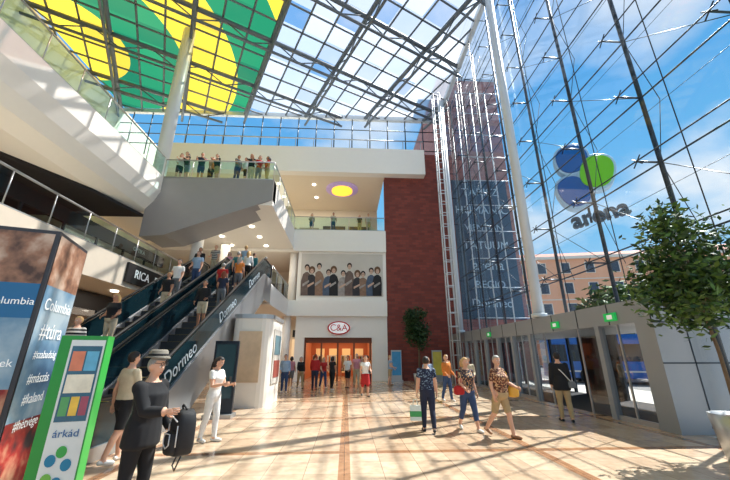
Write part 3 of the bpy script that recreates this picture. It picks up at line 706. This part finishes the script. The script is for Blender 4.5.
# ------------------------------------------------------------------ roof
th=R(27); A=V((math.cos(th),math.sin(th))); Bv=V((-math.sin(th),math.cos(th)))
xa,xb,ya,yb=-20,8.2,-8,26
def clip(p,d):
    t0,t1=-1e9,1e9
    for pc,dc,lo,hi in ((p.x,d.x,xa,xb),(p.y,d.y,ya,yb)):
        a,c=(lo-pc)/dc,(hi-pc)/dc
        if a>c: a,c=c,a
        t0=max(t0,a);t1=min(t1,c)
    return (p+d*t0,p+d*t1) if t1-t0>.3 else None
b=B()
for k in range(-14,14):
    for base,d,n,o in ((18.7,A,Bv,'a'),(3.4,Bv,A,'b')):
        main=(k%3==0); c=base+k*1.6
        r=clip(n*c,d)
        if not r: continue
        p,q=r
        if main:
            for z,rr in ((22.15,.16),(21.25,.10)): b.tube((p.x,p.y,z),(q.x,q.y,z),rr,roof_steel,n=8)
            L=(q-p).length; m_=max(1,int(L/1.6)); dd=(q-p)/m_
            for j in range(m_):
                s=p+dd*j; e_=p+dd*(j+1); b.tube((s.x,s.y,21.25 if j%2 else 22.15),(e_.x,e_.y,22.15 if j%2 else 21.25),.045,roof_steel,n=5)
        else: b.tube((p.x,p.y,22.2),(q.x,q.y,22.2),.07,roof_steel,n=6)
b.box(7.9,8.2,-8,24.8,22.0,22.4,white_steel); b.box(-20,8.0,25.9,26.2,22.0,22.4,white_steel)
b.obj('roof_trusses')
def roof_mat():
    m,nt,out=nodes('roof_membrane')
    tc=nt.nodes.new('ShaderNodeTexCoord'); mp=nt.nodes.new('ShaderNodeMapping'); mp.vector_type='POINT'; mp.inputs['Rotation'].default_value=(0,0,-th)
    nt.links.new(tc.outputs['Object'],mp.inputs[0]); s=nt.nodes.new('ShaderNodeSeparateXYZ'); nt.links.new(mp.outputs[0],s.inputs[0])
    a,bb=s.outputs[0],s.outputs[1]
    ca=math_(nt,'FLOOR',math_(nt,'DIVIDE',math_(nt,'SUBTRACT',a,3.4),1.6)); cbb=math_(nt,'FLOOR',math_(nt,'DIVIDE',math_(nt,'SUBTRACT',bb,18.7),1.6))
    cx=nt.nodes.new('ShaderNodeCombineXYZ'); nt.links.new(ca,cx.inputs[0]); nt.links.new(cbb,cx.inputs[1])
    wn=nt.nodes.new('ShaderNodeTexWhiteNoise'); wn.noise_dimensions='2D'; nt.links.new(cx.outputs[0],wn.inputs['Vector'])
    da=math_(nt,'ADD',a,9.0); db=math_(nt,'SUBTRACT',bb,26.0)
    dist=math_(nt,'SQRT',math_(nt,'ADD',math_(nt,'MULTIPLY',da,da),math_(nt,'MULTIPLY',db,db)))
    fr=math_(nt,'FRACT',math_(nt,'DIVIDE',dist,7.5)); isg=math_(nt,'GREATER_THAN',fr,.5)
    col=mixrgb(nt,isg,mixrgb(nt,wn.outputs[0],C(212,182,30),C(176,146,20)),mixrgb(nt,wn.outputs[0],C(28,112,66),C(12,84,50)))
    isr=math_(nt,'MULTIPLY',math_(nt,'GREATER_THAN',a,1.6),math_(nt,'LESS_THAN',bb,15.6)); col=mixrgb(nt,isr,col,C(180,40,30))
    colored=math_(nt,'LESS_THAN',a,3.4)
    whitec=mixrgb(nt,wn.outputs[0],C(190,196,202),C(146,152,162))
    colr=mixrgb(nt,colored,whitec,col)
    clear=math_(nt,'MULTIPLY',math_(nt,'LESS_THAN',wn.outputs[0],.14),math_(nt,'SUBTRACT',1.0,colored))
    tr=nt.nodes.new('ShaderNodeBsdfTranslucent'); nt.links.new(colr,tr.inputs[0])
    tp=nt.nodes.new('ShaderNodeBsdfTransparent'); nt.links.new(mixrgb(nt,colored,(.97,.97,1,1),mixrgb(nt,.5,col,(.9,.9,.8,1))),tp.inputs[0])
    base=math_(nt,'MULTIPLY_ADD',colored,-.22,.45)
    fac=math_(nt,'MAXIMUM',base,math_(nt,'MULTIPLY',clear,.92))
    mx=nt.nodes.new('ShaderNodeMixShader'); nt.links.new(fac,mx.inputs[0]); nt.links.new(tr.outputs[0],mx.inputs[1]); nt.links.new(tp.outputs[0],mx.inputs[2])
    nt.links.new(mx.outputs[0],out.inputs[0]); return m
b=B(); b.quad([(-20,-8,22.5),(8.2,-8,22.5),(8.2,26,22.5),(-20,26,22.5)],roof_mat()); b.obj('ceiling_roof_glazing')
# clerestory
b=B(); b.quad([(-20,26,17.9),(8,26,17.9),(8,26,22.3),(-20,26,22.3)],wall_glass)
for x in np.arange(-19,8,1.6): b.tube((x,26,17.8),(x,26,22.2),.05,dark_steel,n=6)
for z in (18.9,19.9,20.9): b.tube((-20,26,z),(8,26,z),.04,dark_steel,n=6)
b.tube((-15,24.6,18.9),(6.2,24.6,18.9),.05,metal,n=6)
for x in np.arange(-15,6.3,1.5): b.tube((x,24.6,17.9),(x,24.6,18.9),.03,metal,n=5)
b.obj('window_clerestory')

# ------------------------------------------------------------------ outside banner, sign
b=B(); bm=M('banner_dark_teal',C(70,92,108),.6,var=.25,scale=1); b.box(8.5,13.1,24.95,25.0,4.15,15.5,bm); o=b.obj('facade_banner')
for t,z,s in (('TARISZ',14.4,.95),('HUMANIC',12.8,.95),('VIENTIÁN',11.3,.7),('TATUUM',9.8,.9),('aréna',8.2,1.1),('REGIO',6.7,.8),('Dormeo',5.3,.9)):
    text('letters',t,s,(10.8,24.93,z),(1,0,0),(0,0,1),text_d,o)
e=bpy.data.objects.new('logo_sign',None); scene.collection.objects.link(e)
bl=M('logo_blue',C(6,92,170),.35,spec=.2); gr=M('logo_green',C(104,190,30),.35,emit=.08,spec=.2); wr=M('logo_rim',C(170,205,232),.3); gy=M('logo_grey',C(84,92,102),.35,metal=.2)
def lobe(b,cx,cz,rx,rz,rot,mat,y):
    def ring(k,yy): 
        out=[]
        for i in range(32):
            t=2*math.pi*i/32; c_,s_=math.cos(t),math.sin(t)
            x=math.copysign(abs(c_)**.85,c_)*rx*k; z=math.copysign(abs(s_)**.85,s_)*rz*k
            out.append(V((cx+x*math.cos(rot)-z*math.sin(rot),yy,cz+x*math.sin(rot)+z*math.cos(rot))))
        return out
    b.loft([ring(1,y+.45),ring(1.0,y+.03),ring(.97,y)],wr,False); b.loft([ring(.86,y-.002),ring(.86,y-.05),ring(.84,y-.07)],mat,False)
b=B(); lobe(b,-.28,1.0,.72,.80,.15,bl,0); lobe(b,.52,.15,.72,.88,-.25,gr,-.03); lobe(b,-.45,-.58,.66,.86,.35,bl,.02)
b.tube((0,.4,0),(0,.8,0),.08,dark_steel); b.tube((-1,.45,.2),(1,.45,.2),.05,dark_steel); b.tube((0,.45,1),(0,.45,-2),.05,dark_steel); b.obj('lobes',parent=e)
text('lettering','aréna',.95,(.25,0,-1.85),(1,0,.16),(0,0,1),gy,e,ext=.12,bold=.02)
e.location=(10.35,12.9,9.15); e.rotation_euler=(0,0,R(-30))

def building(name,cx,cy,w,d,h,rot,wm,floors,cols):
    b=B(); b.box(-w/2,w/2,-d/2,d/2,0,h,wm)
    wd=M('window_dark',C(60,72,86),.2); tr=M('window_trim',C(236,224,206),.7)
    fh=h/floors
    for i in range(floors):
        for j in range(cols):
            x=-w/2+(j+.5)*w/cols; z=i*fh+fh*.3
            b.box(x-.8,x+.8,-d/2-.05,-d/2,z-.1,z+fh*.5+.1,tr); b.box(x-.65,x+.65,-d/2-.08,-d/2-.05,z,z+fh*.5,wd)
            y=-d/2+(j+.5)*d/cols
            b.box(-w/2-.05,-w/2,y-.6,y+.6,z-.1,z+fh*.5+.1,tr); b.box(-w/2-.08,-w/2-.05,y-.5,y+.5,z,z+fh*.5,wd)
        b.box(-w/2-.12,w/2+.12,-d/2-.12,-d/2,i*fh-.08,i*fh+.08,tr)
    b.box(-w/2-.4,w/2+.4,-d/2-.4,d/2+.4,h,h+.5,tr)
    b.prism([(-d/2-.3,h+.5),(d/2+.3,h+.5),(0,h+3)],'x',-w/2-.3,w/2+.3,M('roof_tile',C(160,92,70),.8,var=.2))
    o=b.obj(name); o.location=(cx,cy,-.05); o.rotation_euler=(0,0,R(rot))
building('apartment_building',50,62,40,14,18,-12,M('stucco_orange',C(244,178,138),.85),5,10)
building('apartment_building',92,60,36,14,22,-40,M('stucco_tan',C(228,196,160),.85),6,9)
b=B(); bb_=M('bus_blue',C(20,96,180),.3); bw=M('bus_window',C(24,34,46),.1)
rbox(b,-6,6,-1.25,1.25,.35,3.0,.2,bb_); b.box(-5.8,5.8,-1.27,1.27,1.35,2.4,bw)
for x in (-4.8,-3.2,-1.6,0,1.6,3.2,4.8): b.box(x-.05,x+.05,-1.28,1.28,1.35,2.4,bb_)
for x in (-3.8,3.6):
    for y in (-1.2,1.2): b.tube((x,y-.14,.48),(x,y+.14,.48),.48,black,n=20); b.tube((x,y-.16,.48),(x,y+.16,.48),.2,metal,n=12)
b.box(-6.02,-5.9,-1.0,1.0,1.2,2.6,bw); b.box(-5.6,5.6,-1.28,1.28,.7,.8,wht); o=b.obj('bus'); o.location=(19.5,22.5,-.05); o.rotation_euler=(0,0,R(-20))
def tree(name,loc,h,cr,crz,nl,trunk=.09,pot=None,lm=leaf_m,z0=0,ls=.09,ncl=26,sp=.2):
    b=B(); top=h-crz
    b.path([(0,0,z0),(.03,.02,z0+(top-z0)*.4),(-.02,.03,top-crz*.5),(0,0,top)],[trunk,trunk*.85,trunk*.7,trunk*.5],bark,8)
    cl=[V((random.uniform(-1,1),random.uniform(-1,1),random.uniform(-1,1))).normalized()*random.uniform(.35,.95) for _ in range(ncl)]
    for c in cl:
        b.path([(0,0,top-crz*.6),(c.x*cr*.4,c.y*cr*.4,top+crz*(c.z*.5-.15)),(c.x*cr,c.y*cr,top+c.z*crz)],[trunk*.35,trunk*.22,trunk*.08],bark,5)
    for i in range(nl):
        c=random.choice(cl); p=V((random.gauss(0,sp),random.gauss(0,sp),random.gauss(0,sp)))+c
        if p.length>1.15: p=p.normalized()*random.uniform(1,1.15)
        p=V((p.x*cr,p.y*cr,top+p.z*crz)); u=V((random.gauss(0,1),random.gauss(0,1),random.gauss(0,.6))).normalized(); w=u.cross(V((random.gauss(0,1),random.gauss(0,1),random.gauss(0,1)))).normalized()
        s=ls*random.uniform(.7,1.3)
        b.quad([p-u*s,p+w*s*.4,p+u*s,p-w*s*.4],lm if random.random()<.6 else leaf_d)
    if pot:
        r0,r1,ph=pot; rg=[[V((math.cos(t)*r,math.sin(t)*r,z)) for t in [2*math.pi*i/28 for i in range(28)]] for r,z in ((r0,0),(r1,ph),(r1-.05,ph),(r1-.07,ph-.1),(.02,ph-.1))]
        b.loft(rg,metal)
        b.loft([[V((math.cos(t)*r,math.sin(t)*r,z)) for t in [2*math.pi*i/20 for i in range(20)]] for r,z in ((r1-.06,ph-.1),(r1-.1,ph-.05),(.02,ph-.04))],M('soil',C(70,50,36),.95))
    o=b.obj(name); o.location=loc
random.seed(11)
tree('potted_tree',(6.62,6.05,0),4.62,1.08,1.35,5600,.034,(.3,.4,.75),z0=.7,ls=.078,ncl=40,sp=.17)
tree('potted_tree',(4.6,22.6,0),4.6,.95,1.25,2500,.07,(.3,.4,.6),leaf_d,z0=.5,ls=.12)
tree('street_tree',(22,27,-.05),7.5,3,2.6,3500,.2,ls=.3)
tree('street_tree',(36,40,-.05),8,3.2,2.8,2500,.2,ls=.35)
tree('street_tree',(17,12,-.05),5.5,2,1.8,2500,.14,ls=.22)
for x,c in ((3.4,(40,110,150)),(6.2,(150,140,60))):
    b=B(); b.box(x-.35,x+.35,24.3,24.42,.1,2.0,metal); b.box(x-.3,x+.3,24.28,24.3,.4,1.9,M('info_panel_%d'%int(x),C(*c),.3,emit=.3,var=.4,scale=3)); b.box(x-.4,x+.4,24.1,24.6,0,.1,metal); b.obj('info_totem')

# ------------------------------------------------------------------ lights
sun=bpy.data.lights.new('sun','SUN'); sun.energy=12; sun.angle=R(.5); sun.color=(1,.95,.87)
so=bpy.data.objects.new('sun',sun); scene.collection.objects.link(so); so.location=(20,20,40)
d=V((-.58,-.36,-1.0)); so.rotation_euler=d.to_track_quat('-Z','Y').to_euler()
def area(x,y,z,sx,sy,e,col=(1,.9,.75)):
    l=bpy.data.lights.new('gallery_light','AREA'); l.shape='RECTANGLE'; l.size=sx; l.size_y=sy; l.energy=e; l.color=col
    o=bpy.data.objects.new('gallery_light',l); scene.collection.objects.link(o); o.location=(x,y,z)
area(-7,22,9.2,5,5,180); area(-7,22,4.2,5,5,140); area(-6,28.5,15.5,14,5,350); area(-.6,28.5,2.8,4,4,90,(1,.75,.5)); area(-10,10,4.2,1,12,120); area(-8,29,4.2,10,4,120)
w=bpy.data.worlds.new('sky'); scene.world=w; w.use_nodes=True; nt=w.node_tree; nt.nodes.clear()
out=nt.nodes.new('ShaderNodeOutputWorld'); bg=nt.nodes.new('ShaderNodeBackground')
tc=nt.nodes.new('ShaderNodeTexCoord'); s=nt.nodes.new('ShaderNodeSeparateXYZ'); nt.links.new(tc.outputs['Generated'],s.inputs[0])
r=nt.nodes.new('ShaderNodeValToRGB'); el=r.color_ramp.elements
el[0].position=0; el[0].color=C(200,228,246); el[1].position=.8; el[1].color=C(76,160,232); x=el.new(.3); x.color=C(126,198,244)
nt.links.new(s.outputs[2],r.inputs[0])
den=math_(nt,'ADD',math_(nt,'MAXIMUM',s.outputs[2],0.0),.25)
cb=nt.nodes.new('ShaderNodeCombineXYZ'); nt.links.new(math_(nt,'DIVIDE',s.outputs[0],den),cb.inputs[0]); nt.links.new(math_(nt,'DIVIDE',s.outputs[1],den),cb.inputs[1])
no=nt.nodes.new('ShaderNodeTexNoise'); no.inputs['Scale'].default_value=1.6; no.inputs['Detail'].default_value=7; nt.links.new(cb.outputs[0],no.inputs['Vector'])
cr=nt.nodes.new('ShaderNodeValToRGB'); cr.color_ramp.elements[0].position=.46; cr.color_ramp.elements[1].position=.66; nt.links.new(no.outputs[0],cr.inputs[0])
nt.links.new(mixrgb(nt,cr.outputs[0],r.outputs[0],(.95,.97,1,1)),bg.inputs[0]); bg.inputs[1].default_value=1.02
nt.links.new(bg.outputs[0],out.inputs[0])

# ------------------------------------------------------------------ camera
cam=bpy.data.cameras.new('camera'); cam.lens=16.82; cam.sensor_width=36; cam.clip_end=400
co=bpy.data.objects.new('camera',cam); scene.collection.objects.link(co); co.location=(0,0,1.7); co.rotation_euler=(R(108.6),0,R(-3)); scene.camera=co
